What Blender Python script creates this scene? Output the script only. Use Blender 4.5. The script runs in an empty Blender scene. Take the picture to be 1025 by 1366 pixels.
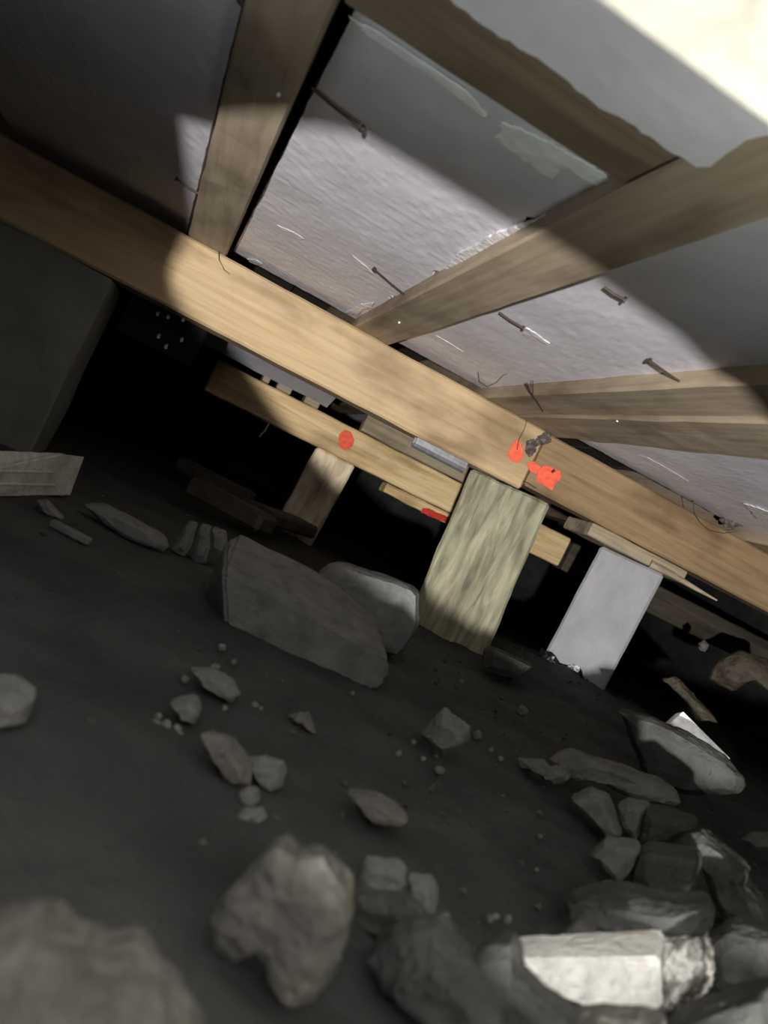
import bpy, bmesh, math, random
from mathutils import Vector, Matrix, noise
random.seed(7)
S = bpy.context.scene
COL = S.collection

# ------------------------------------------------------------------ camera
# world: X along the bearers, Y along the joists (away), Z up; the lens is the origin, bare soil lies at about z = -0.21
W_, H_, F_ = 1025.0, 1366.0, 1100.0
CX, CY = W_/2, H_/2
RM = Matrix(((0.86920421, 0.42156404, 0.25839466),
             (-0.23052981, -0.11680177, 0.96602969),
             (0.43742433, -0.89924474, -0.00434151)))     # camera (right, down, forward) -> world
GZ = -0.21
cam = bpy.data.cameras.new('camera')
cam.sensor_fit = 'VERTICAL'; cam.sensor_height = 36.0; cam.lens = F_/H_*36.0
cam.clip_start = 0.01
cam.dof.use_dof = True; cam.dof.focus_distance = 1.7; cam.dof.aperture_fstop = 7.0
co = bpy.data.objects.new('camera', cam); COL.objects.link(co)
cr = RM.col[0]; cd = RM.col[1]; cf = RM.col[2]
co.matrix_world = Matrix(((cr.x, -cd.x, -cf.x, 0), (cr.y, -cd.y, -cf.y, 0), (cr.z, -cd.z, -cf.z, 0), (0, 0, 0, 1)))
S.camera = co

# ------------------------------------------------------------------ light
S.view_settings.view_transform = 'Standard'; S.view_settings.look = 'None'
S.view_settings.gamma = 1.0; S.view_settings.use_curve_mapping = False
S.view_settings.exposure = 0.0
wd = bpy.data.worlds.new('world'); S.world = wd; wd.use_nodes = True
wd.node_tree.nodes['Background'].inputs[0].default_value = (0.85, 0.95, 0.82, 1)
wd.node_tree.nodes['Background'].inputs[1].default_value = 0.014

def spot(name, loc, aim, half, power, radius, blend, col=(1, 1, 1), sx=1.0, sy=1.0, roll=0.0):
    l = bpy.data.lights.new(name, 'SPOT'); l.energy = power; l.spot_size = 2*math.radians(half)
    l.spot_blend = blend; l.shadow_soft_size = radius; l.color = col
    o = bpy.data.objects.new(name, l); COL.objects.link(o); o.location = loc
    q = Vector(aim).normalized().to_track_quat('-Z', 'Y')
    o.rotation_euler = (q.to_matrix() @ Matrix.Rotation(roll, 3, 'Z')).to_euler(); o.scale = (sx, sy, 1)
    return o
# hand torch, held low to the left behind the lens; the other lamps are added fills with no known source
spot('torch', (-0.27, -0.9, -0.16), (0.378, 0.738, 0.555), 34.5, 350, 0.014, 0.055, (1, 0.97, 0.95))
def lens_beam(name, px, py, half, power, squash, roll):
    o = spot(name, (0.0, 0.0, 0.0), (1, 0, 0), half, power, 0.005, 0.2, (1, 0.99, 0.95), 1.0, squash)
    d = (RM @ Vector((px-CX, py-CY, F_))).normalized()
    u = RM.col[0]*math.cos(roll)+RM.col[1]*math.sin(roll); u = u-d*u.dot(d); u.normalize(); w = (-d).cross(u)
    o.rotation_euler = Matrix(((u.x, w.x, -d.x), (u.y, w.y, -d.y), (u.z, w.z, -d.z))).to_euler()
lens_beam('block_fill', 835, 1285, 6.8, 8.0, 0.42, 0.0)       # added beam from the lens to brighten the whitened block
lens_beam('offcut_fill', 937, 978, 2.4, 45.0, 0.42, 0.67)       # added beam from the lens to brighten the white board behind the heap
spot('overhead_fill', (0.30, 0.22, -0.08), (-0.10, 0.25, 1.0), 62.0, 4.2, 0.08, 1.0, (0.95, 1, 0.92))  # added soft fill for the shaded foil and joists, no real source
gl = bpy.data.lights.new('left_fill', 'POINT'); gl.energy = 0.60; gl.shadow_soft_size = 0.05; gl.color = (0.92, 0.96, 1)  # added point fill for the soil and stones at left
go = bpy.data.objects.new('left_fill', gl); COL.objects.link(go); go.location = (-0.20, 0.50, 0.17)

# ------------------------------------------------------------------ geometry helpers
def ray(px, py): return RM @ Vector((px-CX, py-CY, F_))
def on_z(px, py, z): d = ray(px, py); return d*(z/d.z)
def on_y(px, py, y): d = ray(px, py); return d*(y/d.y)
def at_d(px, py, dist): return ray(px, py)*(dist/F_)
def gdepth(px, py, z=GZ): return on_z(px, py, z).dot(cf)

def link(name, me, mat, parent=None, origin=None):
    """one mesh object; the mesh is in world coordinates and is moved to its own origin"""
    vs = [v.co for v in me.vertices]
    if origin is None:
        lo = Vector([min(v[i] for v in vs) for i in range(3)]); hi = Vector([max(v[i] for v in vs) for i in range(3)])
        origin = Vector(((lo.x+hi.x)/2, (lo.y+hi.y)/2, lo.z))
    me.transform(Matrix.Translation(-Vector(origin)))
    o = bpy.data.objects.new(name, me); COL.objects.link(o)
    if mat: me.materials.append(mat)
    o.location = origin
    if parent:
        o.parent = parent; o.location = Vector(origin)-parent.location
    return o
def fin(bm, name):
    bmesh.ops.recalc_face_normals(bm, faces=bm.faces)
    me = bpy.data.meshes.new(name); bm.to_mesh(me); bm.free(); return me
def tag(o, label, cat, group=None, kind=None):
    o['label'] = label; o['category'] = cat
    if group: o['group'] = group
    if kind: o['kind'] = kind
    return o
def struct(o): o['kind'] = 'structure'; return o

def box_bm(x0, x1, y0, y1, z0, z1, seg=0.0, rough=0.0, bev=0.004, seed=0.0, bm=None, tilt=None):
    """a sawn length of timber / block: bevelled, cut into short lengths, edges waney by noise"""
    b = bmesh.new()
    bmesh.ops.create_cube(b, size=1.0)
    for v in b.verts: v.co = Vector((x0+(v.co.x+.5)*(x1-x0), y0+(v.co.y+.5)*(y1-y0), z0+(v.co.z+.5)*(z1-z0)))
    if bev: bmesh.ops.bevel(b, geom=b.edges[:], offset=bev, segments=1, affect='EDGES')
    if seg:
        for ax, (lo, hi) in enumerate(((x0, x1), (y0, y1), (z0, z1))):
            n = int((hi-lo)/seg)
            for i in range(1, n):
                no = Vector((0, 0, 0)); no[ax] = 1; p = Vector((0, 0, 0)); p[ax] = lo+(hi-lo)*i/n
                bmesh.ops.bisect_plane(b, geom=b.verts[:]+b.edges[:]+b.faces[:], plane_co=p, plane_no=no)
    if rough:
        b.normal_update()
        for v in b.verts:
            q = v.co*14+Vector((seed, seed*1.7, 0))
            v.co += v.normal*rough*(noise.noise(q)+.5*noise.noise(q*3.1))
    if tilt:
        for v in b.verts: v.co = tilt @ v.co
    if bm is None: return b
    me = bpy.data.meshes.new('t'); b.to_mesh(me); b.free(); bm.from_mesh(me); bpy.data.meshes.remove(me); return bm

def tube_bm(pts, r, n=8, bm=None, r_end=None):
    bm = bm or bmesh.new(); pts = [Vector(p) for p in pts]; rings = []
    for i, p in enumerate(pts):
        d = (pts[min(i+1, len(pts)-1)]-pts[max(i-1, 0)]).normalized()
        u = d.orthogonal().normalized(); w = d.cross(u)
        rr = r if r_end is None else r+(r_end-r)*i/(len(pts)-1)
        rings.append([bm.verts.new(p+u*rr*math.cos(2*math.pi*k/n)+w*rr*math.sin(2*math.pi*k/n)) for k in range(n)])
    for a, b in zip(rings, rings[1:]):
        for k in range(n): bm.faces.new((a[k], a[(k+1) % n], b[(k+1) % n], b[k]))
    bm.faces.new(rings[0][::-1]); bm.faces.new(rings[-1]); return bm

def rough_up(bm, amp, freq, seed, target=0.012):
    """split a coarse solid into a broken stone surface"""
    bmesh.ops.triangulate(bm, faces=bm.faces[:])
    for _ in range(5):
        long = [e for e in bm.edges if e.calc_length() > target]
        if not long or len(bm.faces) > 5200: break
        bmesh.ops.subdivide_edges(bm, edges=long, cuts=1)
        bmesh.ops.triangulate(bm, faces=bm.faces[:])
    bm.normal_update(); sd = Vector((seed*3.1, seed*1.3, seed*7.7))
    for v in bm.verts:
        q = v.co*freq+sd
        k = noise.noise(q)+0.5*noise.noise(q*2.3)+0.35*noise.noise(q*5.7)
        v.co += v.normal*amp*k

def resample(poly, n):
    pts = [Vector(p) for p in poly]; L = [0.0]
    for a, b in zip(pts, pts[1:]+pts[:1]): L.append(L[-1]+(b-a).length)
    out = []
    for k in range(n):
        s = L[-1]*k/n; i = max(j for j in range(len(pts)) if L[j] <= s)
        a, b = pts[i], pts[(i+1) % len(pts)]; t = (s-L[i])/max(1e-9, L[i+1]-L[i]); out.append(a.lerp(b, t))
    return out

def stone_bm(poly, T, y=None, amp=0.06, p=2.4, gz=GZ, n=30, sink=0.0, freq=None, seed=None):
    """a solid stone: its outline stands on an upright plane at its true distance and is swelled to thickness T"""
    cen = Vector((sum(q[0] for q in poly)/len(poly), sum(q[1] for q in poly)/len(poly)))
    h = ray(cen.x, cen.y); h.z = 0; h.normalize()
    if y is None:
        low = max(poly, key=lambda q: -0.437*q[0]+0.9*q[1])
        c = on_z(low[0], low[1], gz); base = c+h*(T*0.12)
    else:
        base = on_y(cen.x, cen.y, y)
    def P(px, py):
        d = ray(px, py); return d*(base.dot(h)/d.dot(h))
    out = [P(q.x, q.y) for q in resample([Vector((a, b, 0)) for a, b in poly], n)]
    c = sum(out, Vector())/len(out); size = max((o-c).length for o in out)
    bm = bmesh.new(); rings = []
    for t in (-1, -.82, -.45, 0, .45, .82, 1):
        s = max(.5 if abs(t) == 1 else 0, (1-min(.999, abs(t))**p)**(1/p)); 
        rings.append([bm.verts.new(c+(o-c)*s+h*(t*T*.5)) for o in out])
    for a, b in zip(rings, rings[1:]):
        for k in range(n): bm.faces.new((a[k], a[(k+1) % n], b[(k+1) % n], b[k]))
    bm.faces.new(rings[0][::-1]); bm.faces.new(rings[-1])
    sd = seed if seed is not None else random.random()*50
    rough_up(bm, size*amp, (freq or 2.2)/size, sd, max(size/9, 0.0022))
    return bm
def hull_bm(pts, amp, seed, target, bev=0.0, freq=14):
    bm = bmesh.new()
    for p in pts: bm.verts.new(p)
    r = bmesh.ops.convex_hull(bm, input=bm.verts[:])
    junk = [g for g in r['geom_interior']+r['geom_unused'] if isinstance(g, bmesh.types.BMVert)]
    if junk: bmesh.ops.delete(bm, geom=list(set(junk)), context='VERTS')
    bmesh.ops.dissolve_limit(bm, angle_limit=.05, verts=bm.verts[:], edges=bm.edges[:])
    if bev: bmesh.ops.bevel(bm, geom=bm.edges[:], offset=bev, segments=2, affect='EDGES')
    rough_up(bm, amp, freq, seed, target); return bm

# ------------------------------------------------------------------ materials
def nt(name):
    m = bpy.data.materials.new(name); m.use_nodes = True; t = m.node_tree
    return m, t, t.nodes, t.links, t.nodes['Principled BSDF']
def N(t, kind, **kw):
    n = t.nodes.new(kind)
    for k, v in kw.items():
        if k in n.inputs: n.inputs[k].default_value = v
        else: setattr(n, k, v)
    return n
def ramp(t, stops):
    r = t.nodes.new('ShaderNodeValToRGB'); e = r.color_ramp.elements
    while len(e) < len(stops): e.new(.5)
    for q, (p, c) in zip(e, stops): q.position = p; q.color = (*c, 1)
    return r
def coords(t, scale):
    tc = N(t, 'ShaderNodeTexCoord'); mp = N(t, 'ShaderNodeMapping'); mp.inputs['Scale'].default_value = scale
    t.links.new(tc.outputs['Object'], mp.inputs['Vector']); return mp.outputs['Vector']
def mottled(name, stops, scale=(9, 9, 9), rough=.9, bump=.4, fine=60, detail=6, spec=.3, bdist=.004):
    m, t, nn, L, b = nt(name); v = coords(t, scale)
    n1 = N(t, 'ShaderNodeTexNoise', Scale=1.0, Detail=detail, Roughness=.62); L.new(v, n1.inputs['Vector'])
    r = ramp(t, stops); L.new(n1.outputs['Fac'], r.inputs['Fac']); L.new(r.outputs['Color'], b.inputs['Base Color'])
    v2 = coords(t, (fine,)*3); n2 = N(t, 'ShaderNodeTexNoise', Scale=1.0, Detail=4.0); L.new(v2, n2.inputs['Vector'])
    bp = N(t, 'ShaderNodeBump', Strength=bump, Distance=bdist); L.new(n2.outputs['Fac'], bp.inputs['Height'])
    L.new(bp.outputs['Normal'], b.inputs['Normal'])
    b.inputs['Roughness'].default_value = rough; b.inputs['Specular IOR Level'].default_value = spec
    return m
def timber(name, dark, mid, light, axis, grain=60, along=3, rough=.75, knots=True, bump=.25):
    m, t, nn, L, b = nt(name)
    sc = [grain]*3; sc[axis] = along
    v = coords(t, sc); n1 = N(t, 'ShaderNodeTexNoise', Scale=1.0, Detail=5.0, Roughness=.6, Distortion=.6); L.new(v, n1.inputs['Vector'])
    r = ramp(t, [(.28, dark), (.5, mid), (.72, light)]); L.new(n1.outputs['Fac'], r.inputs['Fac'])
    sc2 = [11]*3; sc2[axis] = 5
    v2 = coords(t, sc2); n2 = N(t, 'ShaderNodeTexNoise', Scale=1.0, Detail=4.0); L.new(v2, n2.inputs['Vector'])
    r2 = ramp(t, [(.30, (.45, .42, .38)), (.5, (1, 1, 1)), (1, (1, 1, 1))]); L.new(n2.outputs['Fac'], r2.inputs['Fac'])
    mx = N(t, 'ShaderNodeMix', data_type='RGBA', blend_type='MULTIPLY'); mx.inputs['Factor'].default_value = .75
    L.new(r.outputs['Color'], mx.inputs[6]); L.new(r2.outputs['Color'], mx.inputs[7])
    L.new(mx.outputs[2], b.inputs['Base Color'])
    bp = N(t, 'ShaderNodeBump', Strength=bump, Distance=.003); L.new(n1.outputs['Fac'], bp.inputs['Height'])
    L.new(bp.outputs['Normal'], b.inputs['Normal'])
    b.inputs['Roughness'].default_value = rough; b.inputs['Specular IOR Level'].default_value = .3
    return m
def flat(name, col, rough=.6, metal=0.0, bump=0.0, spec=.4):
    m, t, nn, L, b = nt(name)
    v = coords(t, (70, 70, 70)); n = N(t, 'ShaderNodeTexNoise', Scale=1.0, Detail=4.0); L.new(v, n.inputs['Vector'])
    r = ramp(t, [(.3, tuple(c*.7 for c in col)), (.6, col)]); L.new(n.outputs['Fac'], r.inputs['Fac']); L.new(r.outputs['Color'], b.inputs['Base Color'])
    if bump:
        bp = N(t, 'ShaderNodeBump', Strength=bump, Distance=.004); L.new(n.outputs['Fac'], bp.inputs['Height']); L.new(bp.outputs['Normal'], b.inputs['Normal'])
    b.inputs['Roughness'].default_value = rough; b.inputs['Metallic'].default_value = metal; b.inputs['Specular IOR Level'].default_value = spec
    return m

M = {}
M['joist'] = timber('rough_sawn_joist', (.27, .21, .145), (.36, .285, .20), (.42, .34, .245), 1)
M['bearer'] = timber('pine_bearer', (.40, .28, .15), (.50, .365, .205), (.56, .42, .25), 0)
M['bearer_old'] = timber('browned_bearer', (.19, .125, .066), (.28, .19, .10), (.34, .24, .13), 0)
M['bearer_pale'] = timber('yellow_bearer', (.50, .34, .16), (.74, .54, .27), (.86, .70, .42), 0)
M['pile'] = timber('mossy_pile', (.11, .11, .075), (.26, .25, .165), (.44, .41, .28), 2, grain=55, along=7)
M['pile_pale'] = timber('pale_pile', (.50, .36, .24), (.78, .65, .44), (.92, .84, .62), 2, grain=35, along=9)  # lighter wood tone than the mossy pile
M['concrete_pale'] = mottled('pale_concrete', [(.3, (.25, .25, .25)), (.55, (.31, .31, .32)), (.75, (.37, .37, .37))], (16, 16, 9), bump=.3)
M['concrete'] = mottled('dim_concrete', [(.3, (.12, .125, .11)), (.6, (.19, .195, .17)), (.8, (.24, .24, .21))], (9, 9, 9))
M['soil'] = mottled('dry_soil', [(.28, (.020, .023, .021)), (.52, (.038, .042, .039)), (.75, (.066, .069, .063))], (7, 7, 7), bump=.7, fine=150, bdist=.003)
M['stone'] = mottled('grey_stone', [(.28, (.10, .105, .098)), (.5, (.155, .158, .148)), (.75, (.21, .21, .195))], (26, 26, 26), bump=.6, fine=170, spec=.08)
M['stone_warm'] = mottled('warm_stone', [(.28, (.082, .080, .070)), (.5, (.128, .126, .111)), (.66, (.166, .158, .127)), (.8, (.215, .20, .165))], (26, 26, 26), bump=.6, fine=170, spec=.08)
M['stone_dark'] = mottled('dark_shaded_stone', [(.28, (.04, .042, .038)), (.5, (.068, .069, .063)), (.75, (.10, .10, .09))], (22, 22, 22), bump=.6, fine=170, spec=.08)  # dark stone tone that also holds the shade of unlit stones
M['white_block'] = mottled('whitened_block', [(.25, (.45, .44, .40)), (.5, (.72, .71, .66)), (.75, (.86, .85, .80))], (60, 60, 60), bump=.9, fine=190, rough=.7)
M['broken'] = mottled('broken_end', [(.38, (.05, .045, .04)), (.5, (.30, .29, .26)), (.58, (.75, .74, .70))], (60, 60, 20), bump=1.0, fine=120)
M['dark_wood'] = timber('dark_shaded_board', (.045, .038, .028), (.075, .062, .045), (.11, .09, .065), 0)  # dark wood tone; also holds the shade of far bearer and lumps
M['old_wood'] = timber('weathered_board', (.20, .16, .10), (.33, .27, .18), (.42, .35, .24), 0)
M['white_wood'] = timber('limed_board', (.36, .36, .325), (.50, .50, .455), (.60, .60, .55), 0, knots=False)
M['white_paint'] = flat('white_paint', (.80, .80, .79), .5)
M['cream'] = flat('cream_paint', (.66, .63, .52), .45)
M['paint'] = flat('orange_marking_paint', (1.0, .15, .075), .8)
M['paint_red'] = flat('red_marking_paint', (.62, .05, .025), .8)
M['steel'] = flat('galvanised_steel', (.70, .71, .73), .33, .8)
M['nail'] = flat('rusty_nail', (.075, .05, .038), .6, .3)
M['nail_bright'] = flat('bright_nail', (.88, .89, .9), .3, .2)  # near-white base puts the nails' glint into the colour
M['black_wood'] = flat('black_board', (.011, .011, .010), .9, 0, .1, .1)  # plain black board tone
M['nog'] = timber('dark_nogging', (.13, .095, .062), (.19, .145, .095), (.24, .185, .125), 0)
M['plastic'] = flat('black_polythene', (.012, .013, .013), .22, 0, .6, .6)
M['paper'] = mottled('torn_paper', [(.3, (.70, .72, .70)), (.6, (.90, .92, .90)), (.8, (.95, .96, .95))], (40, 40, 40), bump=.5)
M['glint'] = flat('crumpled_foil', (.93, .91, .93), .42, .2, .8)
M['root'] = flat('dead_root', (.06, .045, .032), .9)
M['fluff'] = mottled('grey_fluff', [(.35, (.05, .042, .034)), (.6, (.15, .13, .11)), (.75, (.42, .40, .37))], (90, 90, 90), bump=1.0)
def foil_mat():
    m, t, nn, L, b = nt('silver_foil_facing')
    v = coords(t, (7, 7, 7)); n = N(t, 'ShaderNodeTexNoise', Scale=1.0, Detail=7.0, Roughness=.65); L.new(v, n.inputs['Vector'])
    r = ramp(t, [(.3, (.68, .665, .715)), (.55, (.79, .775, .83)), (.75, (.88, .865, .92))]); L.new(n.outputs['Fac'], r.inputs['Fac'])
    L.new(r.outputs['Color'], b.inputs['Base Color'])
    v2 = coords(t, (55, 55, 55)); n2 = N(t, 'ShaderNodeTexNoise', Scale=1.0, Detail=6.0, Roughness=.7); L.new(v2, n2.inputs['Vector'])
    bp = N(t, 'ShaderNodeBump', Strength=.28, Distance=.0025); L.new(n2.outputs['Fac'], bp.inputs['Height']); L.new(bp.outputs['Normal'], b.inputs['Normal'])
    b.inputs['Metallic'].default_value = .15; b.inputs['Roughness'].default_value = .5
    return m
M['foil'] = foil_mat()

# ------------------------------------------------------------------ setting: soil, walls, floorboards overhead
def gheight(x, y):
    z = GZ
    z += .055*math.exp(-((x-1.12)**2/.10+(y-1.85)**2/.12))            # spoil round the white pile
    z -= .012*math.exp(-((x-.80)**2/.10+(y-.95)**2/.16))              # hollow under the heap
    z -= .02*math.exp(-((x-.75)**2/.02+(y-1.6)**2/.03))
    q = Vector((x, y, 0))
    z += .010*noise.noise(q*3)+.006*noise.noise(q*9+Vector((4, 0, 0)))
    k = max(0.0, min(1.0, (x-.05)/.35))
    z += k*(.007*noise.noise(q*24)+.005*noise.noise(q*60))
    z += .0012*noise.noise(q*90)
    return z
def axis_steps(a, b, lo, hi, fine, coarse):
    o = [a]
    while o[-1] < b: o.append(o[-1]+(fine if lo < o[-1] < hi else coarse))
    return o
xs = axis_steps(-1.7, 3.4, -.25, 1.5, .011, .09); ys = axis_steps(-1.3, 5.3, .2, 1.7, .011, .09)
bm = bmesh.new(); G = [[bm.verts.new((x, y, gheight(x, y))) for x in xs] for y in ys]
for a, b in zip(G, G[1:]):
    for i in range(len(xs)-1): bm.faces.new((a[i], a[i+1], b[i+1], b[i]))
for f in bm.faces: f.smooth = True
struct(link('floor', fin(bm, 'floor'), M['soil']))
struct(link('wall_back', fin(box_bm(-1.7, 3.4, 5.0, 5.2, -.4, .50, .3, .01), 'wall_back'), M['soil']))
struct(link('wall_right', fin(box_bm(3.15, 3.4, -1.3, 5.0, -.4, .50, .3, .01), 'wall_right'), M['soil']))
struct(link('wall_left', fin(box_bm(-1.5, -.232, 1.71, 1.93, -.3, .168, .08, .006), 'wall_left'), M['concrete']))
ceil = struct(link('ceiling', fin(box_bm(-1.7, 3.4, -1.3, 5.0, .485, .50, 0, 0, 0), 'ceiling'), M['dark_wood']))
for i in range(34):
    x = -1.68+i*.15
    link('floorboard', fin(box_bm(x, x+.146, -1.3, 5.0, .461, .485, 0, 0, .002), 'floorboard'), M['dark_wood'], ceil)

# ------------------------------------------------------------------ joists
JZ0, JZ1 = .32, .461
def joist(x0, x1, label, y0=-1.3, y1=4.98, lean=0.0, seed=0):
    b = box_bm(x0, x1, y0, y1, JZ0, JZ1, .06, .0012, .003, seed)
    for v in b.verts: v.co.x += lean*(1.77-v.co.y)*(1 if v.co.x < (x0+x1)/2 else .64)
    o = link('floor_joist', fin(b, 'floor_joist'), M['joist']); tag(o, label, 'joist', 'floor joists overhead'); return o
joist(-.62, -.535, 'brown floor joist in the dark at far left, beyond the lit foil', seed=9)
J1 = joist(-.150, -.066, 'brown floor joist left of the big foil panel, rising to the top edge', lean=.047, seed=1)
J2 = joist(.233, .318, 'brown floor joist between the two bright foil panels, met by the short nogging', seed=2)
J3 = joist(.562, .650, 'left one of two lapped joists above the orange paint marks', seed=3)
b = box_bm(.651, .762, -1.3, 2.1, JZ0-.002, JZ1, .06, .0025, .003, 5)
for v in b.verts: v.co.x += .09*max(0, 1.75-v.co.y)*.9*(1 if v.co.x > .70 else .35)*.6
J3b = tag(link('floor_joist', fin(b, 'floor_joist'), M['joist']), 'right one of two lapped joists above the orange paint marks', 'joist', 'floor joists overhead')
J4 = joist(1.335, 1.42, 'brown floor joist at the right edge past the smallest foil panel', seed=4)
joist(1.75, 1.835, 'floor joist out to the far right beyond the frame edge', seed=6)
NG = tag(link('nogging', fin(box_bm(-.028, .232, .550, .636, .321, .455, .04, .002, .003, 8), 'nogging'), M['nog']),
         'short brown nogging fixed crosswise between joists near the top edge', 'nogging')
# small white nail heads and specks on the joist undersides
for par, spots in ((J1, [(372, 126)]), (J2, [(533, 430), (503, 457)]), (J3b, [(824, 561)])):
    for q in spots:
        c = on_z(q[0], q[1], .319); bmq = tube_bm([c+Vector((0, 0, .003)), c-Vector((0, 0, .0025))], .0021, 7)
        link('nail_head', fin(bmq, 'nail_head'), M['white_paint'], par)

# ------------------------------------------------------------------ bearers
def bearer(x0, x1, y0, y1, z0, z1, mat, label, seed, zr=None):
    b = box_bm(x0, x1, y0, y1, z0, z1, .03, .0016, .005, seed)
    if zr:
        for v in b.verts: v.co.z += zr*(v.co.x-x0)/(x1-x0)
    return tag(link('bearer', fin(b, 'bearer'), mat), label, 'bearer', 'bearers under the joists')
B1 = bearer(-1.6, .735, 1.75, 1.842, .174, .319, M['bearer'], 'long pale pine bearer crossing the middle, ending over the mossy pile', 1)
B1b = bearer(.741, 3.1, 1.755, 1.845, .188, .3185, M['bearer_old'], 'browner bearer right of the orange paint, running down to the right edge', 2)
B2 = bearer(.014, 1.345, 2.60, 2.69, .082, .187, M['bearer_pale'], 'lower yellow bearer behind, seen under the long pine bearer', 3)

bearer(1.36, 3.1, 2.60, 2.69, .078, .182, M['dark_wood'], 'unlit stretch of the yellow bearer behind the concrete pile, shade painted dark', 5)  # same bearer carried on, its missing light put into the wood colour

def splat_bm(poly, z_or_y, plane, th, jag=.06, n=40, seed=0):
    """a thin ragged patch of real thickness lying on a surface"""
    f = (lambda p: on_y(p.x, p.y, z_or_y)) if plane == 'y' else (lambda p: on_z(p.x, p.y, z_or_y))
    pts = [f(p) for p in resample([Vector((a, b, 0)) for a, b in poly], n)]
    c = sum(pts, Vector())/n; nv = Vector((0, -1, 0)) if plane == 'y' else Vector((0, 0, -1))
    bm = bmesh.new(); R = random.Random(seed)
    rings = []
    for s, h in ((1.0, 0), (.97, .8), (.6, 1.0)):
        rings.append([])
        for p in pts: rings[-1].append(bm.verts.new(c+(p-c)*s+nv*th*h))
    for k in range(n):
        d = (R.random()-.5)*2*jag
        for r in rings[:2]: r[k].co = c+(r[k].co-c)*(1+d)
    for a, b in zip(rings, rings[1:]):
        for k in range(n): bm.faces.new((a[k], a[(k+1) % n], b[(k+1) % n], b[k]))
    bm.faces.new(rings[-1]); bm.faces.new(rings[0][::-1]); return bm
def paint(poly, y, par, mat='paint', seed=0):
    o = link('paint_mark', fin(splat_bm(poly, y, 'y', .0012, .03, 36, seed), 'paint_mark'), M[mat], par); return o
o = paint([(684, 592), (691, 586), (697, 596), (699, 608), (692, 618), (682, 615), (677, 607)], 1.7475, B1, seed=1); o['label'] = 'orange sprayed spot'
paint([(703, 618), (712, 615), (722, 623), (716, 632), (707, 629)], 1.7475, B1, seed=2)['label'] = 'small orange smear'
paint([(718, 628), (728, 620), (738, 624), (748, 628), (749, 638), (741, 645), (737, 655), (727, 648), (716, 642)], 1.7525, B1b, seed=3)['label'] = 'orange blotch with a dark nail hole'
paint([(452, 580), (459, 573), (468, 576), (473, 586), (470, 596), (460, 601), (452, 594)], 2.5975, B2, seed=4)['label'] = 'pale orange sprayed spot'
c = on_y(736, 630, 1.752)
link('nail_hole', fin(tube_bm([c, c+Vector((.004, -.002, .008))], .0035, 7), 'nail_hole'), M['nail'], B1b)
# yellow packing strip under the far bearer with red marks, packers and a plank above it
pk = tag(link('packing_strip', fin(box_bm(.665, 1.12, 2.61, 2.68,   .046, .079, .02, .004, .003, 4), 'packing_strip'), M['bearer_pale']),
         'broken yellow packing strip under the far bearer right of the pale pile', 'packer')
link('red_mark', fin(splat_bm([(564, 678), (574, 679), (584, 684), (600, 690), (597, 698), (582, 692), (570, 688), (560, 682)], 2.605, 'y', .002, .1, 30, 5), 'red_mark'), M['paint_red'], pk)
for px0, px1, pn in ((372, 391, 'pale packer block on the far bearer, first from its left end'), (409, 428, 'pale packer block on the far bearer, second from its left end'), (352, 362, 'narrow packer sliver on the far bearer beside the hanging foil')):
    a = on_y(px0, 500+(px0-352)*.47, 2.62); c = on_y(px1, 500+(px1-352)*.47, 2.62)
    tag(link('packer_block', fin(box_bm(a.x, c.x, 2.605, 2.68, .1885, .322, .02, .002, .003, px0), 'packer_block'), M['old_wood']), pn, 'packer', 'packers on the far bearer')
tag(link('plank', fin(box_bm(.50, .93, 2.56, 2.60, .188, .255, .03, .003, .003, 6, tilt=Matrix.Rotation(0, 3, 'X')), 'plank'), M['old_wood']),
    'brown plank on edge along the top of the far bearer', 'plank')
# sagging foil behind
bm = bmesh.new(); g = []
for i in range(15):
    t = i/14; row = []
    for k in range(13):
        s = k/12; x = -.05+.42*s
        y = 2.02+.53*t; z = .338-.135*t**1.6+.006*noise.noise(Vector((x*12, y*12, 3)))
        row.append(bm.verts.new((x, y, z)))
    g.append(row)
for a, b in zip(g, g[1:]):
    for k in range(12): bm.faces.new((a[k], a[k+1], b[k+1], b[k]))
bmesh.ops.solidify(bm, geom=bm.faces[:], thickness=.002)
tag(link('sagging_foil', fin(bm, 'sagging_foil'), M['foil']), 'sheet of grey foil sagging behind the long bearer above the lower bearer', 'foil')

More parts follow.
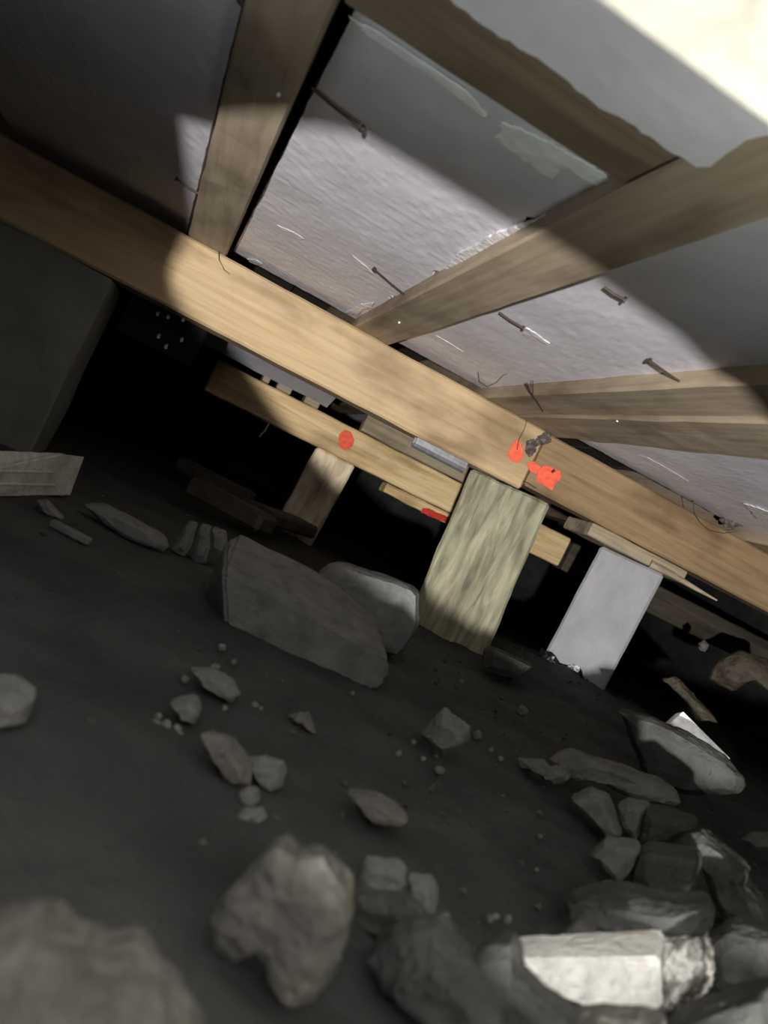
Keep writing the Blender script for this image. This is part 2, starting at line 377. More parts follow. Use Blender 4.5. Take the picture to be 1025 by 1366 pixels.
# ------------------------------------------------------------------ foil-faced panels
PZ = .345
def panel(x0, x1, y0, y1, label, rag=(0, 0, 0, 0), seed=0, nx=None, ny=None, dz=0.0, lean=(0, 0)):
    """rag = how far the left, right, near, far edges wander"""
    nx = nx or max(10, int((x1-x0)/.008)); ny = ny or max(10, int((y1-y0)/.012))
    nx = min(nx, 60); ny = min(ny, 150)
    bm = bmesh.new(); g = []
    def edge(a, q): return a*(noise.noise(Vector((q*23, seed, 0)))+.7*noise.noise(Vector((q*70, seed, 5)))+.5*noise.noise(Vector((q*160, seed, 9))))
    for j in range(ny+1):
        row = []
        for i in range(nx+1):
            u, v = i/nx, j/ny; x = x0+(x1-x0)*u; y = y0+(y1-y0)*v
            x += edge(rag[0], y)*(1-u)**8+edge(rag[1], y+7)*u**8
            x += (lean[0]*(1-u)+lean[1]*u)*(1.7-y)
            y += edge(rag[2], x+3)*(1-v)**30+edge(rag[3], x+11)*v**30
            z = PZ+dz+.0012*noise.noise(Vector((x*9, y*9, seed)))+.0008*noise.noise(Vector((x*60, y*60, seed)))
            row.append(bm.verts.new((x, y, z)))
        g.append(row)
    for a, b in zip(g, g[1:]):
        for i in range(nx): bm.faces.new((a[i], a[i+1], b[i+1], b[i]))
    r = bmesh.ops.extrude_face_region(bm, geom=bm.faces[:])
    for v in r['geom']:
        if isinstance(v, bmesh.types.BMVert): v.co.z += .032
    o = link('insulation_panel', fin(bm, 'insulation_panel'), M['foil'])
    return tag(o, label, 'insulation panel', 'foil faced insulation panels between the joists')
PA = panel(-.53, -.156, -1.2, 1.90, 'foil panel left of the leftmost lit joist, mostly in darkness', (0, .001, 0, 0), 1, lean=(0, .05))
PB = panel(-.055, .236, .655, 1.806, 'large bright foil panel in the middle between nogging and pine bearer', (.0015, .015, .008, .002), 2, lean=(.036, 0))
PC = panel(.328, .578, -1.2, 1.806, 'foil panel right of the middle joist with three nails under it', (.001, .013, 0, .002), 3)
PD = panel(.80, 1.32, -1.2, 1.785, 'triangle of foil panel in the lower right above the browner bearer', (.001, .012, 0, .004), 4)
PE = panel(-.058, .246, -1.2, .552, 'grey foil panel at the top on the near side of the nogging', (.001, .008, 0, .006), 5, dz=-.0265, lean=(.031, 0))
panel(1.43, 1.74, -1.2, 1.8, 'foil panel beyond the right edge past the last joist', (0, 0, 0, 0), 6)
panel(.38, .56, 2.25, 4.9, 'foil panel behind the bearers over the pale pile', (0, 0, 0, 0), 7)
panel(.77, 1.33, 2.1, 4.9, 'foil panel behind the bearers over the white pile', (0, 0, 0, 0), 8)

def patch(poly, z, par, name, mat, jag, seed, label=None, th=.0018, n=50):
    o = link(name, fin(splat_bm(poly, z, 'z', th, jag, n, seed), name), M[mat], par)
    if label: o['label'] = label
    return o
patch([(668, 162), (690, 168), (740, 192), (795, 222), (817, 240), (806, 249), (790, 243), (772, 226), (752, 222), (737, 238), (715, 225), (694, 208), (678, 196), (664, 184)], .3435, PB, 'torn_paper', 'paper', .07, 1, 'pale torn backing paper', n=90)
patch([(470, 24), (500, 38), (560, 78), (620, 118), (640, 140), (650, 156), (640, 150), (600, 118), (560, 92), (520, 64), (490, 44)], .3435, PB, 'torn_paper', 'paper', .06, 2, 'pale frayed paper along the nogging', n=90)
for k, q in enumerate(([(594, 356), (612, 337), (640, 322), (660, 310), (688, 300), (697, 303), (690, 315), (668, 320), (655, 330), (636, 345), (620, 354), (604, 358)],
          [(556, 388), (566, 378), (577, 371), (580, 376), (568, 388), (560, 394)], [(461, 416), (480, 405), (500, 402), (498, 408), (484, 412), (478, 420)],
          [(690, 298), (715, 292), (728, 284), (724, 294), (700, 304)])):
    patch(q, .343, PB, 'torn_foil', 'glint', .10, 10+k, 'bright curled foil edge', .003, 40)
patch([(330, 345), (341, 346), (351, 352), (346, 354), (334, 350)], .3435, PB, 'torn_foil', 'glint', .08, 20, None, .0012, 20)
for k, q in enumerate(([(370, 300), (392, 309), (406, 318), (402, 320), (380, 309)], [(470, 340), (490, 356), (500, 366), (496, 366), (478, 352)])):
    patch(q, .344, PB, 'foil_scratch', 'glint', .05, 30+k, None, .0008, 20)
patch([(696, 438), (704, 437), (718, 446), (736, 459), (730, 459), (712, 452), (698, 447)], .3435, PC, 'torn_foil', 'glint', .12, 21, 'bright torn streak below a nail', .0015, 26)
patch([(582, 447), (598, 456), (620, 470), (616, 470), (596, 458)], .344, PC, 'foil_scratch', 'glint', .05, 33, None, .0008, 20)
patch([(720, 522), (728, 515), (736, 519), (732, 526), (724, 527)], .343, PC, 'torn_foil', 'glint', .1, 22, 'bright foil scrap', .0025, 20)
patch([(853, 607), (864, 610), (890, 624), (920, 642), (916, 643), (884, 627), (862, 614)], .3435, PD, 'foil_scratch', 'glint', .04, 34, 'long pale scratch', .0008, 26)
patch([(992, 671), (1010, 676), (1030, 684), (1030, 697), (1010, 692), (1004, 684)], .342, PD, 'torn_foil', 'glint', .1, 35, 'white torn foil corner', .002, 26)

# ------------------------------------------------------------------ long nails that hold the panels
def wirenail(p, q, z, label, r=.0018, head_at=0):
    a = on_z(*p, z); c = on_z(*q, z-.002)
    bm = tube_bm([a, a.lerp(c, .5)+Vector((0, 0, -.001)), c], r, 8)
    hd = a if head_at == 0 else c; d = (c-a).normalized()*(1 if head_at == 0 else -1)
    tube_bm([hd, hd-d*.003], r*2.2, 10, bm)
    tag(link('nail', fin(bm, 'nail'), M['nail']), label, 'nail', 'long nails under the foil panels')
wirenail((416, 117), (482, 170), .338, 'long dark nail sticking out of the left joist under the big panel', head_at=1)
wirenail((500, 360), (545, 397), .338, 'long dark nail at the ragged edge of the big panel, left of the middle joist')
wirenail((666, 417), (697, 437), .338, 'short nail out of the middle joist pointing to the bright torn streak', head_at=1)
wirenail((806, 383), (832, 399), .338, 'nail out of the middle joist nearest the right edge', head_at=1)
wirenail((868, 482), (928, 522), .332, 'long nail above the lapped joists at the right')
wirenail((236, 239), (268, 260), .338, 'thin nail on the bright sliver of foil left of the first joist', .0018)
wirenail((318, 0), (331, 10), .338, 'nail at the top edge beside the leftmost lit joist', .0024, 1)

# ------------------------------------------------------------------ loose roots and fluff at the bearer joint
def root(pts, label, r=.0012, z=None, y=None):
    P = [on_z(*q, z) if z else on_y(*q, y) for q in pts]
    for i, q in enumerate(P): q.z -= .002*math.sin(i*1.7)
    tag(link('root', fin(tube_bm(P, r, 6, r_end=r*.5), 'root'), M['root']), label, 'root', 'dead roots hanging under the floor')
root([(703, 512), (708, 522), (716, 536), (724, 550)], 'dark dead root on the lapped joist above the orange paint', .0022, z=.318)
root([(711, 508), (712, 520), (711, 533)], 'thin hair root beside the thicker dead root', .0009, z=.317)
root([(638, 497), (640, 508), (650, 516), (661, 512), (672, 500), (677, 498)], 'thin curling root at the right end of the long black gap', .0010, z=.342)
root([(925, 668), (927, 684), (934, 697), (946, 708), (965, 711), (985, 708)], 'thin root looping over the browner bearer at the right', .0014, y=1.748)
root([(292, 330), (293, 345), (299, 360), (306, 367)], 'thin crooked root on the pine bearer under the left joist', .0012, y=1.744)
root([(690, 600), (693, 585), (700, 572), (703, 560)], 'thin root beside the left orange spot', .0010, y=1.742)
for q, lab in (([(716, 583), (728, 576), (738, 580), (733, 590), (722, 594), (712, 596)], 'tuft of grey fluff above the orange blotch'),
               ([(741, 574), (748, 570), (752, 577), (747, 584), (741, 581)], 'pale scrap of fluff right of the tuft above the orange blotch'),
               ([(960, 690), (985, 683), (1000, 690), (1010, 688), (1005, 698), (985, 702), (966, 700)], 'dark frayed fluff on the browner bearer near the right edge'),
               ([(703, 590), (712, 586), (716, 600), (708, 610), (701, 604)], 'dirty wad packed in the joint between the bearers')):
    tag(link('fluff_tuft', fin(stone_bm(q, .02, y=1.745, amp=.22, n=18), 'fluff_tuft'), M['fluff']), lab, 'debris', 'fluff on the bearers')

# ------------------------------------------------------------------ piles
def pile(x0, x1, y0, y1, z0, z1, mat, label, dx=0.0, seed=0, rough=.0025):
    xc = (x0+x1)/2; an = -math.atan2(xc, y0) if y0 > 1 else 0; w = (x1-x0)*math.cos(an); y1 = y1 if y0 > 1 else y0+(y1-y0)/.8     # the piles stand turned a little, square on to the hatch
    T = Matrix.Translation((xc, y0, 0)) @ Matrix.Rotation(an, 4, 'Z')
    b = box_bm(-w/2, w/2, 0, (y1-y0)*.8, z0, z1, .022, rough, .006, seed, tilt=T)
    for v in b.verts: v.co.x += dx*(z1-v.co.z)
    return tag(link('pile', fin(b, 'pile'), mat), label, 'pile', 'piles under the bearers')
P1 = pile(.606, .818, 1.758, 1.945, -.30, .171, M['pile'], 'square mossy timber pile under the orange paint marks', .06, 1, .004)
link('damp_paper', fin(box_bm(.69, .818, 1.752, 1.84, .1715, .1735, 0, 0, 0), 'damp_paper'), M['plastic'], P1)
root([(667, 622), (676, 634), (690, 640), (704, 645), (716, 651)], 'thin dark root on the top of the mossy pile', .0016, y=1.752)
P2 = pile(.405, .545, 2.615, 2.75, -.30, .0815, M['pile_pale'], 'pale pile under the far lower bearer', -.05, 2, .003)
P3 = pile(.992, 1.182, 1.775, 1.94, -.30, .150, M['concrete_pale'], 'smooth pale grey concrete pile wrapped in black plastic at its foot', -.03, 3, .0015)
pile(-.45, -.223, .10, .25, -.30, .319, M['pile'], 'added unseen pile that cuts off the torch light at left', 0, 4)  # added out of view to give the light its straight left edge
# packing board between the white pile and the bearer, with its splinter
pb = tag(link('packing_board', fin(box_bm(.945, 1.235, 1.765, 1.90, .1535, .1865, .02, .002, .003, 12), 'packing_board'), M['old_wood']),
         'weathered packing board between the pale concrete pile and the bearer', 'packer')
a = on_y(868, 752, 1.76); c = on_y(957, 801, 1.70)
sp = bmesh.new(); tube_bm([a, a.lerp(c, .35)+Vector((0, 0, .002)), a.lerp(c, .7), c], .011, 6, sp, .002)
link('splinter', fin(sp, 'splinter'), M['old_wood'], pb)['label'] = 'long pale splinter split off the board'
# black polythene round the foot of the white pile
bm = bmesh.new(); g = []
for j in range(9):
    t = j/8; row = []
    for i in range(41):
        s = i/40; per = [(.98, 1.96), (.975, 1.765), (1.205, 1.765), (1.21, 1.96)]
        L3 = s*3; k = min(2, int(L3)); f = L3-k
        p = Vector((*per[k], 0)).lerp(Vector((*per[k+1], 0)), f)
        top = -.135-.035*f*(k == 1)+.022*noise.noise(Vector((s*9, 2, 0)))+.018*noise.noise(Vector((s*31, 8, 0)))
        z = top+(-.24-top)*t; w = 1+.12*t
        p = Vector((1.09+(p.x-1.09)*w, 1.86+(p.y-1.86)*w, z))
        p = Vector((1.087, 1.775, 0))+Matrix.Rotation(-math.atan2(1.087, 1.775), 3, 'Z') @ Vector(((p.x-1.09)*.87, p.y-1.772, p.z))
        p += Vector((noise.noise(p*40), noise.noise(p*40+Vector((9, 0, 0))), 0))*.006; row.append(bm.verts.new(p))
    g.append(row)
for a_, b_ in zip(g, g[1:]):
    for i in range(40): bm.faces.new((a_[i], a_[i+1], b_[i+1], b_[i]))
bmesh.ops.solidify(bm, geom=bm.faces[:], thickness=.0015)
tag(link('polythene_wrap', fin(bm, 'polythene_wrap'), M['plastic']), 'torn shiny black polythene round the foot of the pale concrete pile', 'plastic sheet')

# steel channel under the bearer
bm = bmesh.new(); prof = [(-.014, .0), (-.014, -.006), (-.010, -.013), (-.003, -.017), (.004, -.017), (.010, -.012), (.012, -.005), (.012, .0), (.009, .0), (.008, -.006), (.003, -.0135), (-.003, -.0135), (-.008, -.010), (-.011, -.005), (-.011, 0)]
ra = [bm.verts.new((.468, 1.782+q[0], .1665+q[1]+(.0075 if q[1] == 0 else 0))) for q in prof]; rb = [bm.verts.new((.600, 1.782+q[0], .1665+q[1]+(.0075 if q[1] == 0 else 0))) for q in prof]
for k in range(len(prof)): bm.faces.new((ra[k], ra[(k+1) % len(prof)], rb[(k+1) % len(prof)], rb[k]))
bm.faces.new(ra); bm.faces.new(rb[::-1])
mc = tag(link('steel_channel', fin(bm, 'steel_channel'), M['steel']), 'short shiny steel channel under the pine bearer left of the mossy pile', 'metal channel')
link('end_cap', fin(tube_bm([(.594, 1.782, .157), (.601, 1.782, .157)], .008, 12), 'end_cap'), M['plastic'], mc)['label'] = 'black end'

# dark board with bright nail points behind the bearer
nb = tag(link('nailed_board', fin(box_bm(-.205, -.035, 1.848, 1.872, .09, .30, .03, .001, .003, 14), 'nailed_board'), M['black_wood']),
         'dark upright board with a ring of bright nail points, under the bearer at left', 'board')
for q in ((211, 417), (225, 421), (245, 425), (212, 447), (243, 452), (222, 461)):
    c = on_y(*q, 1.83); link('nail_point', fin(tube_bm([c+Vector((0, .014, .002)), c, c+Vector((.001, -.006, -.005))], .0028, 6, r_end=.0036), 'nail_point'), M['nail_bright'], nb)
c = on_y(350, 578, 2.62)
tag(link('wire_clip', fin(tube_bm([Vector((c.x+.006, c.y, .083)), c+Vector((.004, 0, .010)), c, c+Vector((-.004, -.003, -.014))], .003, 6), 'wire_clip'), M['nail_bright']), 'tiny bright wire clip hanging in the dark below the far bearer', 'clip')

# cream board overhead, close to the lens
bm = bmesh.new()
ol = [(-.218, .42), (-.18, .385), (-.14, .315), (-.105, .262), (-.076, .233), (-.02, .230), (.12, .231), (.2, .24), (.35, .31), (.5, .35), (1.0, .35), (1.0, .16), (-.218, .16)]  # outline beyond the view is shaped to shade the foil overhead
lo_ = [bm.verts.new((x, y, .158)) for x, y in ol]; hi_ = [bm.verts.new((x, y, .178)) for x, y in ol]
for k in range(len(ol)): bm.faces.new((lo_[k], lo_[(k+1) % len(ol)], hi_[(k+1) % len(ol)], hi_[k]))
bm.faces.new(lo_[::-1]); bm.faces.new(hi_)
cb = tag(link('hung_board', fin(bm, 'hung_board'), M['cream']), 'cream painted board hung close overhead at the top right corner', 'board')
tag(link('shade_board', fin(box_bm(-.218, 1.0, -.05, .158, .158, .178, .1, .001, .002), 'shade_board'), M['dark_wood']), 'added unseen dark board beside the cream one, blocking torch light', 'board')  # added out of view to block torch light and lessen bounce
for x in (-.11, .275, .70):
    link('hanger_strap', fin(box_bm(x-.012, x+.012, .175, .179, .180, .322, 0, 0, 0), 'hanger_strap'), M['steel'], cb)

# ------------------------------------------------------------------ blocks and stones
def stone(poly, T, label, mat='stone', cat='stone', name='stone', group='broken stones on the soil', **kw):
    o = link(name, fin(stone_bm(poly, T, **kw), name), M[mat]); return tag(o, label, cat, group)

# the big slab in front of the mossy pile
Yf, Yb = .985, 1.20
pts = [on_y(302, 835, Yf), on_y(405, 893, Yf), on_y(499, 922, Yf), on_y(297, 765, Yf), on_y(329, 797, Yf), on_y(489, 873, Yf), on_y(519, 884, Yf), on_y(516, 908, Yf),
       on_y(303, 721, Yb-.03), on_y(318, 711, Yb), on_y(424, 762, Yb), on_y(494, 814, Yb), on_y(510, 850, Yb-.06)]
pts += [Vector((p.x, p.y, GZ-.02)) for p in pts[8:]]
tag(link('concrete_slab', fin(hull_bm(pts, .0022, 3, .018, .004, 30), 'concrete_slab'), M['stone']), 'largest grey concrete slab with sloping top, lying left of the mossy pile', 'block')
stone([(428, 760), (440, 752), (457, 750), (500, 764), (560, 785), (557, 838), (535, 872), (510, 865), (470, 815), (440, 790)], .13, 'grey block half hidden between the big slab and the mossy pile', y=1.30, amp=.03, p=5)
for k, (q, lab) in enumerate((([(231, 728), (251, 696), (264, 698), (258, 724), (247, 741), (231, 733)], 'left one of three short upright brick ends behind the big slab'),
                 ([(256, 743), (262, 722), (268, 699), (282, 702), (282, 728), (276, 750), (264, 749)], 'middle one of three short upright brick ends behind the big slab'),
                 ([(282, 731), (284, 703), (301, 709), (303, 722), (302, 739), (290, 737)], 'right one of three short upright brick ends, touching the big slab'))):
    stone(q, .07, lab, 'stone', 'brick', 'broken_brick', 'three brick ends behind the slab', y=1.36+.012*k, amp=.03, p=6)
stone([(113, 673), (124, 671), (140, 673), (180, 692), (222, 715), (226, 728), (217, 736), (195, 729), (168, 716), (135, 696)], .06, 'long pale stone like a loaf, left of the three brick ends', 'stone', amp=.03, p=3)
stone([(50, 667), (63, 667), (86, 691), (84, 694), (66, 687), (52, 680)], .04, 'small pale stone at the end of the limed beam', 'stone')
# limed beam at the left
a = on_z(66, 663, GZ); e = on_z(-210, 668, GZ); up = Vector((0, 0, 1)); dy = Vector((.02, .09, 0))
top_r = at_d(88, 604, a.dot(cf)+.01); mid_r = at_d(75, 632, a.dot(cf)); top_l = at_d(-210, 590, e.dot(cf)+.01)
pts = [a, e, top_r, mid_r, top_l, a+dy, e+dy, top_r+dy, top_l+dy]
lb = tag(link('timber_beam', fin(hull_bm(pts, .0012, 5, .012, .003, 40), 'timber_beam'), M['white_wood']), 'pale limed timber beam entering from the left edge on the soil', 'beam')
for y_ in (630, 647):
    p0 = at_d(-40, y_-2, e.dot(cf)-.002); p1 = at_d(72, y_, a.dot(cf)-.002)
    link('groove_edge', fin(tube_bm([p0, p1], .0018, 6), 'groove_edge'), M['white_wood'], lb)
def stick(p, q, w, h, label, mat='dark_wood', name='lath', cat='lath', gz=GZ, group='laths and boards lying on the soil', lift=0.0):
    a = on_z(*p, gz); c = on_z(*q, gz); d = c-a; L = d.length; ang = math.atan2(d.y, d.x)
    T = Matrix.Translation((a+c)/2+Vector((0, 0, h/2+lift))) @ Matrix.Rotation(ang, 4, 'Z')
    b = box_bm(-L/2, L/2, -w/2, w/2, -h/2, h/2, max(.02, L/14), .0015, min(w, h)*.2, random.random()*9, tilt=T)
    return tag(link(name, fin(b, name), M[mat]), label, cat, group)
stick((66, 702), (118, 728), .012, .010, 'thin lath on the soil below the small pale stone', 'stone')
stick((255, 662), (352, 714), .09, .05, 'dark plank on the soil behind the three brick ends', 'dark_wood', 'plank', 'plank', GZ+.02)
stick((236, 628), (330, 676), .07, .05, 'dark plank lying farther back in the gloom at left', 'dark_wood', 'plank', 'plank', GZ+.03)
stick((335, 690), (402, 711), .10, .04, 'short dark plank behind the top of the big slab', 'dark_wood', 'plank', 'plank', GZ+.03)
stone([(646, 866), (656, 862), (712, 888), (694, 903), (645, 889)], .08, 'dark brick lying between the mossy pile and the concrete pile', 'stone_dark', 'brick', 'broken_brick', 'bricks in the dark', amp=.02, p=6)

L = [
 ([(255, 890), (278, 893), (311, 907), (321, 928), (307, 935), (295, 928), (283, 914), (264, 910)], .035, 'flat grey stone below the left end of the big slab', 'stone'),
 ([(281, 888), (286, 885), (294, 888), (293, 895), (284, 896)], .012, 'pea sized stone on the flat grey stone', 'stone'),
 ([(229, 935), (255, 928), (264, 932), (268, 948), (262, 963), (243, 958), (241, 944)], .035, 'fist shaped grey stone beside the small clods', 'stone'),
 ([(270, 977), (283, 977), (311, 986), (325, 1005), (336, 1024), (337, 1042), (320, 1047), (302, 1035), (290, 1014), (274, 998)], .032, 'long leaf shaped grey stone in the middle of the soil', 'stone_warm'),
 ([(330, 1012), (348, 1010), (379, 1017), (382, 1031), (377, 1047), (365, 1054), (353, 1049), (341, 1040)], .03, 'squarish grey stone touching the leaf shaped stone', 'stone'),
 ([(320, 1056), (330, 1050), (345, 1054), (346, 1070), (332, 1074), (321, 1070)], .018, 'crumbly clod just below the squarish stone', 'stone'),
 ([(316, 1082), (335, 1079), (352, 1080), (356, 1091), (340, 1097), (320, 1093)], .018, 'lowest crumbly clod below the leaf shaped stone', 'stone'),
 ([(386, 953), (398, 950), (412, 952), (418, 965), (421, 978), (412, 972), (404, 960), (392, 961)], .02, 'small pale hooked stone below the big slab', 'stone_warm'),
 ([(561, 978), (593, 944), (627, 972), (628, 985), (612, 1002), (591, 1009)], .055, 'diamond shaped grey stone alone on dark soil', 'stone'),
 ([(465, 1055), (478, 1056), (503, 1059), (530, 1076), (545, 1092), (541, 1101), (525, 1103), (497, 1095), (476, 1076)], .03, 'oval pitted stone above the lumps at the bottom centre', 'stone_warm'),
 ([(284, 1219), (328, 1170), (359, 1132), (377, 1119), (398, 1133), (412, 1128), (433, 1135), (470, 1177), (468, 1216), (459, 1269), (451, 1290), (398, 1339), (373, 1311), (356, 1276), (340, 1249), (314, 1270), (294, 1260)], .035, 'big pale jagged stone with a notch, at the bottom centre left', 'stone_warm'),
 ([(488, 1144), (530, 1149), (542, 1160), (541, 1182), (525, 1192), (497, 1188), (477, 1174)], .022, 'cube like grey stone right of the big jagged stone', 'stone'),
 ([(547, 1166), (574, 1168), (583, 1185), (582, 1215), (568, 1223), (549, 1218), (544, 1193)], .022, 'rounded grey stone right of the cube like stone', 'stone'),
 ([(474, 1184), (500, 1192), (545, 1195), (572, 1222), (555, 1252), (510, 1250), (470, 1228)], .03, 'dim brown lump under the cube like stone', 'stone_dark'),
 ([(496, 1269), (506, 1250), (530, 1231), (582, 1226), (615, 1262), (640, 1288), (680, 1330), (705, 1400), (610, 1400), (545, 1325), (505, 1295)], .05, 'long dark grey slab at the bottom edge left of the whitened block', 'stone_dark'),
 ([(0-30, 905), (20, 908), (48, 930), (40, 955), (0, 962), (-30, 958)], .05, 'pale clod cut by the left edge halfway down', 'stone'),
 ([(-50, 1232), (45, 1230), (60, 1250), (105, 1262), (135, 1285), (170, 1285), (195, 1310), (220, 1335), (252, 1357), (270, 1420), (-50, 1420)], .06, 'big rough stone filling the bottom left corner', 'stone_warm'),
 ([(692, 1011), (724, 1014), (734, 1026), (759, 1021), (761, 1038), (741, 1048), (714, 1031), (693, 1021)], .04, 'finger shaped stone poking left from the heap', 'stone'),
]
for poly, T, lab, mat in L:
    big = 'jagged' in lab or 'rough' in lab
    stone(poly, T, lab, mat, amp=.075 if T > .02 else .1, n=60 if big else 34, p=3.4 if big else 2.6, gz=GZ+(.008 if big else .003))

# the whitened block: sawn faces and a broken right end
def gp(px, py, dd=0.0, zz=GZ): return at_d(px, py, gdepth(px, py, zz)+dd)
dl = gdepth(760, 1342)
def fp(px, py, dd=0.0): return at_d(px, py, 1/(1/(dl-.012)-(px-688)*.00055-(1345-py)*.0006)+dd)
fl = [fp(688, 1280), fp(688, 1346), fp(884, 1346), fp(880, 1277)]
tp = [fp(689, 1280, .05)+RM.col[1]*-.012, fp(884, 1277, .05)+RM.col[1]*-.018]
tp = [at_d(689, 1249, fp(688, 1280).dot(cf)+.05), at_d(886, 1239, fp(880, 1277).dot(cf)+.05)]
bk = [Vector((p.x, p.y, p.z-.05)) for p in tp]
wb = tag(link('masonry_block', fin(hull_bm(fl+tp+bk, .0007, 2, .005, .0015, 150), 'masonry_block'), M['white_block']), 'brightly lit whitened block at the bottom right', 'block')
be = stone_bm([(872, 1279), (884, 1238), (912, 1240), (940, 1246), (946, 1270), (952, 1300), (940, 1322), (922, 1330), (888, 1343), (876, 1320)], .06, amp=.10, p=4, y=on_z(885, 1343, GZ).y+.02, freq=5)
link('broken_end', fin(be, 'broken_end'), M['broken'], wb)['label'] = 'rough broken dark end'

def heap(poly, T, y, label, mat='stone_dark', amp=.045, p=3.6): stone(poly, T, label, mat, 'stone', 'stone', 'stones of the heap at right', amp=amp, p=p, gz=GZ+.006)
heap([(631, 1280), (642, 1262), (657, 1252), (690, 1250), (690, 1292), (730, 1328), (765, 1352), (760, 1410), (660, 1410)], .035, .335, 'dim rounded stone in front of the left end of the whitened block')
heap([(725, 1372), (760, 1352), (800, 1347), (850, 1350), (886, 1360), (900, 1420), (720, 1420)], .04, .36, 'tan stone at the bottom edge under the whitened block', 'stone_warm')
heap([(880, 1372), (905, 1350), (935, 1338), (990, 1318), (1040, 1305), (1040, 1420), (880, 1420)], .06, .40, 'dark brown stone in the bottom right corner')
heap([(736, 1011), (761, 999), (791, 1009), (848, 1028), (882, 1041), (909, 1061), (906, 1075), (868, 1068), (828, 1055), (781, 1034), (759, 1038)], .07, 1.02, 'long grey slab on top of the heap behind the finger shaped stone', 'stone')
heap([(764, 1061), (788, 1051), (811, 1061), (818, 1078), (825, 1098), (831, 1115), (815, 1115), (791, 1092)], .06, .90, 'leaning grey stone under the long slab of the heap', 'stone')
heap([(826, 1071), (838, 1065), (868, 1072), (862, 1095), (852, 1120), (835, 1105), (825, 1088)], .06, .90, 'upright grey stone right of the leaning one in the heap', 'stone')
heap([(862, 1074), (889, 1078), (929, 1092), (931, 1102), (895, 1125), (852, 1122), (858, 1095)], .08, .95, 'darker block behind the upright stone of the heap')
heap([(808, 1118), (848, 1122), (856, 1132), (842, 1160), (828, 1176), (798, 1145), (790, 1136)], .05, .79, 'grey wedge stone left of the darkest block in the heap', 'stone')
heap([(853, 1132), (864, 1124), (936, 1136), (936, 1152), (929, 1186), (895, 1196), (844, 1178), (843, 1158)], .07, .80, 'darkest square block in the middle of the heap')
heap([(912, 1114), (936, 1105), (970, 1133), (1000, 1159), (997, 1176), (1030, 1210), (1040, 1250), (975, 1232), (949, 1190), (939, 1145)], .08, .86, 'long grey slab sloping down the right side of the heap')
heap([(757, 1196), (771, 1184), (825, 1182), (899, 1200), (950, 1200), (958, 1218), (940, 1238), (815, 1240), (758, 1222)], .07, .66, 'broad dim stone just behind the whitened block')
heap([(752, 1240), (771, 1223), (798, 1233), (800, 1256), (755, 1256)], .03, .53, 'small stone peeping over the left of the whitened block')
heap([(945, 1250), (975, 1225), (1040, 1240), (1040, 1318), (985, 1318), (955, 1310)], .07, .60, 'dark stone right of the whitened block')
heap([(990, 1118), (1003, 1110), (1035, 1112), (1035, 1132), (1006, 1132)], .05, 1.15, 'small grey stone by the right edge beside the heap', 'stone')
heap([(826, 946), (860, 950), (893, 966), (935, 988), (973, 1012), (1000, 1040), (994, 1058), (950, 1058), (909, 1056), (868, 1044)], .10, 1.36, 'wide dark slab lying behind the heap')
# white board on that slab
hs = ray(915, 1003); hs.z = 0; hs.normalize(); bs = on_z(950, 1058, GZ+.006).dot(hs)-.045
def wpt(px, py, off=0.0): d = ray(px, py); return d*((bs+off)/d.dot(hs))
wp = [wpt(893, 966), wpt(912, 949, .01), wpt(975, 1012, .01), wpt(964, 1016)]
wp += [p+RM@Vector((-.003, .010, .028)) for p in wp]
tag(link('board_offcut', fin(hull_bm(wp, .0006, 4, .02, .001), 'board_offcut'), M['white_paint']), 'white board offcut gleaming on the slab behind the heap', 'board')
# clutter far right; the dim lumps carry their shade in a dark colour
stone([(932, 858), (940, 853), (947, 861), (941, 870), (933, 867)], .03, 'small pinkish chip in the dark below the bearer at right', 'stone_warm', 'stone', 'stone', 'stones in the dark at right', y=1.95)
stone([(945, 905), (958, 880), (985, 866), (1030, 880), (1040, 930), (1000, 905), (980, 925), (955, 912)], .10, 'dim ragged lump in the dark at the right edge', 'dark_wood', 'stone', 'stone', 'stones in the dark at right', y=1.95)
stone([(905, 985-60), (880, 905), (900, 900), (930, 930), (960, 965), (930, 960)], .08, 'dim stone in the dark behind the white offcut', 'dark_wood', 'stone', 'stone', 'stones in the dark at right', y=1.75)

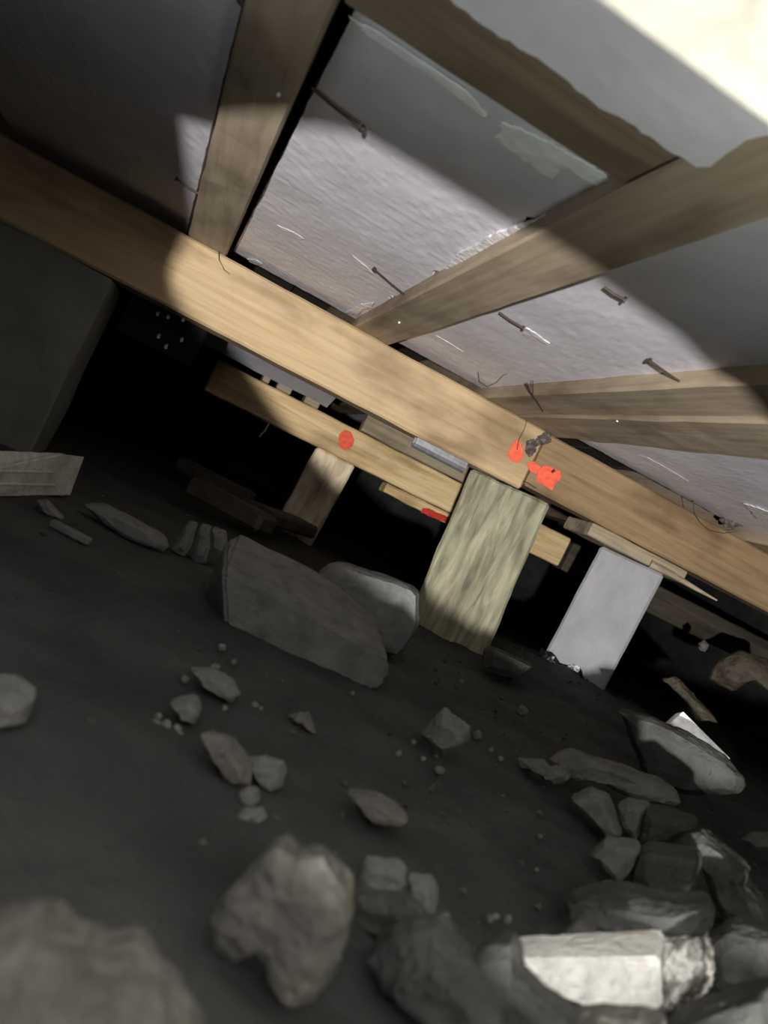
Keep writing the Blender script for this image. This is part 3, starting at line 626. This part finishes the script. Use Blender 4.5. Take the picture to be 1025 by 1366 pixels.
# ------------------------------------------------------------------ pebbles one by one, crumbs as stuff
PEB = [(637, 981, 7), (615, 909, 4), (697, 948, 8), (587, 1027, 7), (532, 1005, 5), (365, 1068, 5), (291, 799, 6), (296, 864, 6), (312, 883, 4), (208, 965, 7), (222, 968, 8), (236, 972, 6), (212, 955, 5), (240, 978, 4),
       (340, 940, 5), (348, 945, 4), (132, 1010, 5), (276, 1070, 3), (654, 1225, 6), (662, 1222, 5), (678, 1226, 6), (594, 1222, 7), (655, 1000, 4), (668, 1012, 4), (720, 1116, 4), (716, 1160, 3), (565, 1012, 4), (260, 1352, 10), (552, 990, 4), (246, 906, 6), (470, 925, 4), (300, 945, 4)]
SHORT = ['flat grey stone', 'tiny stone on the flat one', 'fist shaped stone', 'leaf shaped stone', 'squarish stone', 'upper clod', 'lowest clod', 'hooked stone', 'diamond stone', 'oval pitted stone', 'big jagged stone', 'cube like stone', 'rounded stone', 'brown lump', 'long bottom slab', 'left edge clod', 'bottom left stone', 'finger shaped stone']
ORD = ['nearest', 'second nearest', 'third nearest', 'fourth nearest', 'fifth nearest', 'sixth nearest', 'seventh nearest', 'eighth nearest']
near = {}
for i, (x, y, r) in enumerate(PEB):
    ds = [(min((x-a)**2+(y-b)**2 for a, b in q[0]), k) for k, q in enumerate(L)]
    d, k = min(ds); near.setdefault(k, []).append((d, i))
PLAB = {}
for k, v in near.items():
    for n_, (d, i) in enumerate(sorted(v)): PLAB[i] = 'pale pebble '+ORD[min(n_, 7)]+' to the '+SHORT[k]
for i, (x, y, r) in enumerate(PEB):
    poly = [(x+r*math.cos(t)*(.8+.4*random.random()), y+r*math.sin(t)*(.8+.4*random.random())) for t in [k*2*math.pi/9 for k in range(9)]]
    b = stone_bm(poly, r*2*gdepth(x, y)/F_, amp=.08, n=10)
    lab = PLAB[i]
    tag(link('pebble', fin(b, 'pebble'), M['stone_warm' if i % 3 == 0 else 'stone']), lab, 'pebble', 'pale pebbles scattered on the soil')
bm = bmesh.new(); R = random.Random(5)
for k in range(1100):
    x = R.uniform(-.1, 1.4); y = R.uniform(.3, 1.9)
    if x < .12+.25*(y-.3) and R.random() < .7: continue
    if any(abs(x-a) < .15 and abs(y-b_) < .15 for a, b_ in ((.74, 1.83), (1.1, 1.85))): continue
    r = R.choice((.0015, .002, .003, .0045)); z = gheight(x, y)
    vs = [bm.verts.new((x+r*R.uniform(.7, 1.3)*dx, y+r*R.uniform(.7, 1.3)*dy_, z+r*.3+r*.8*dz)) for dx, dy_, dz in ((1, 0, 0), (-1, 0, 0), (0, 1, 0), (0, -1, 0), (0, 0, 1), (0, 0, -1))]
    for a_, b_, c_ in ((0, 2, 4), (2, 1, 4), (1, 3, 4), (3, 0, 4), (2, 0, 5), (1, 2, 5), (3, 1, 5), (0, 3, 5)): bm.faces.new((vs[a_], vs[b_], vs[c_]))
tag(link('soil_crumbs', fin(bm, 'soil_crumbs'), M['stone_dark']), 'fine dark soil crumbs strewn over the ground', 'soil', kind='stuff')
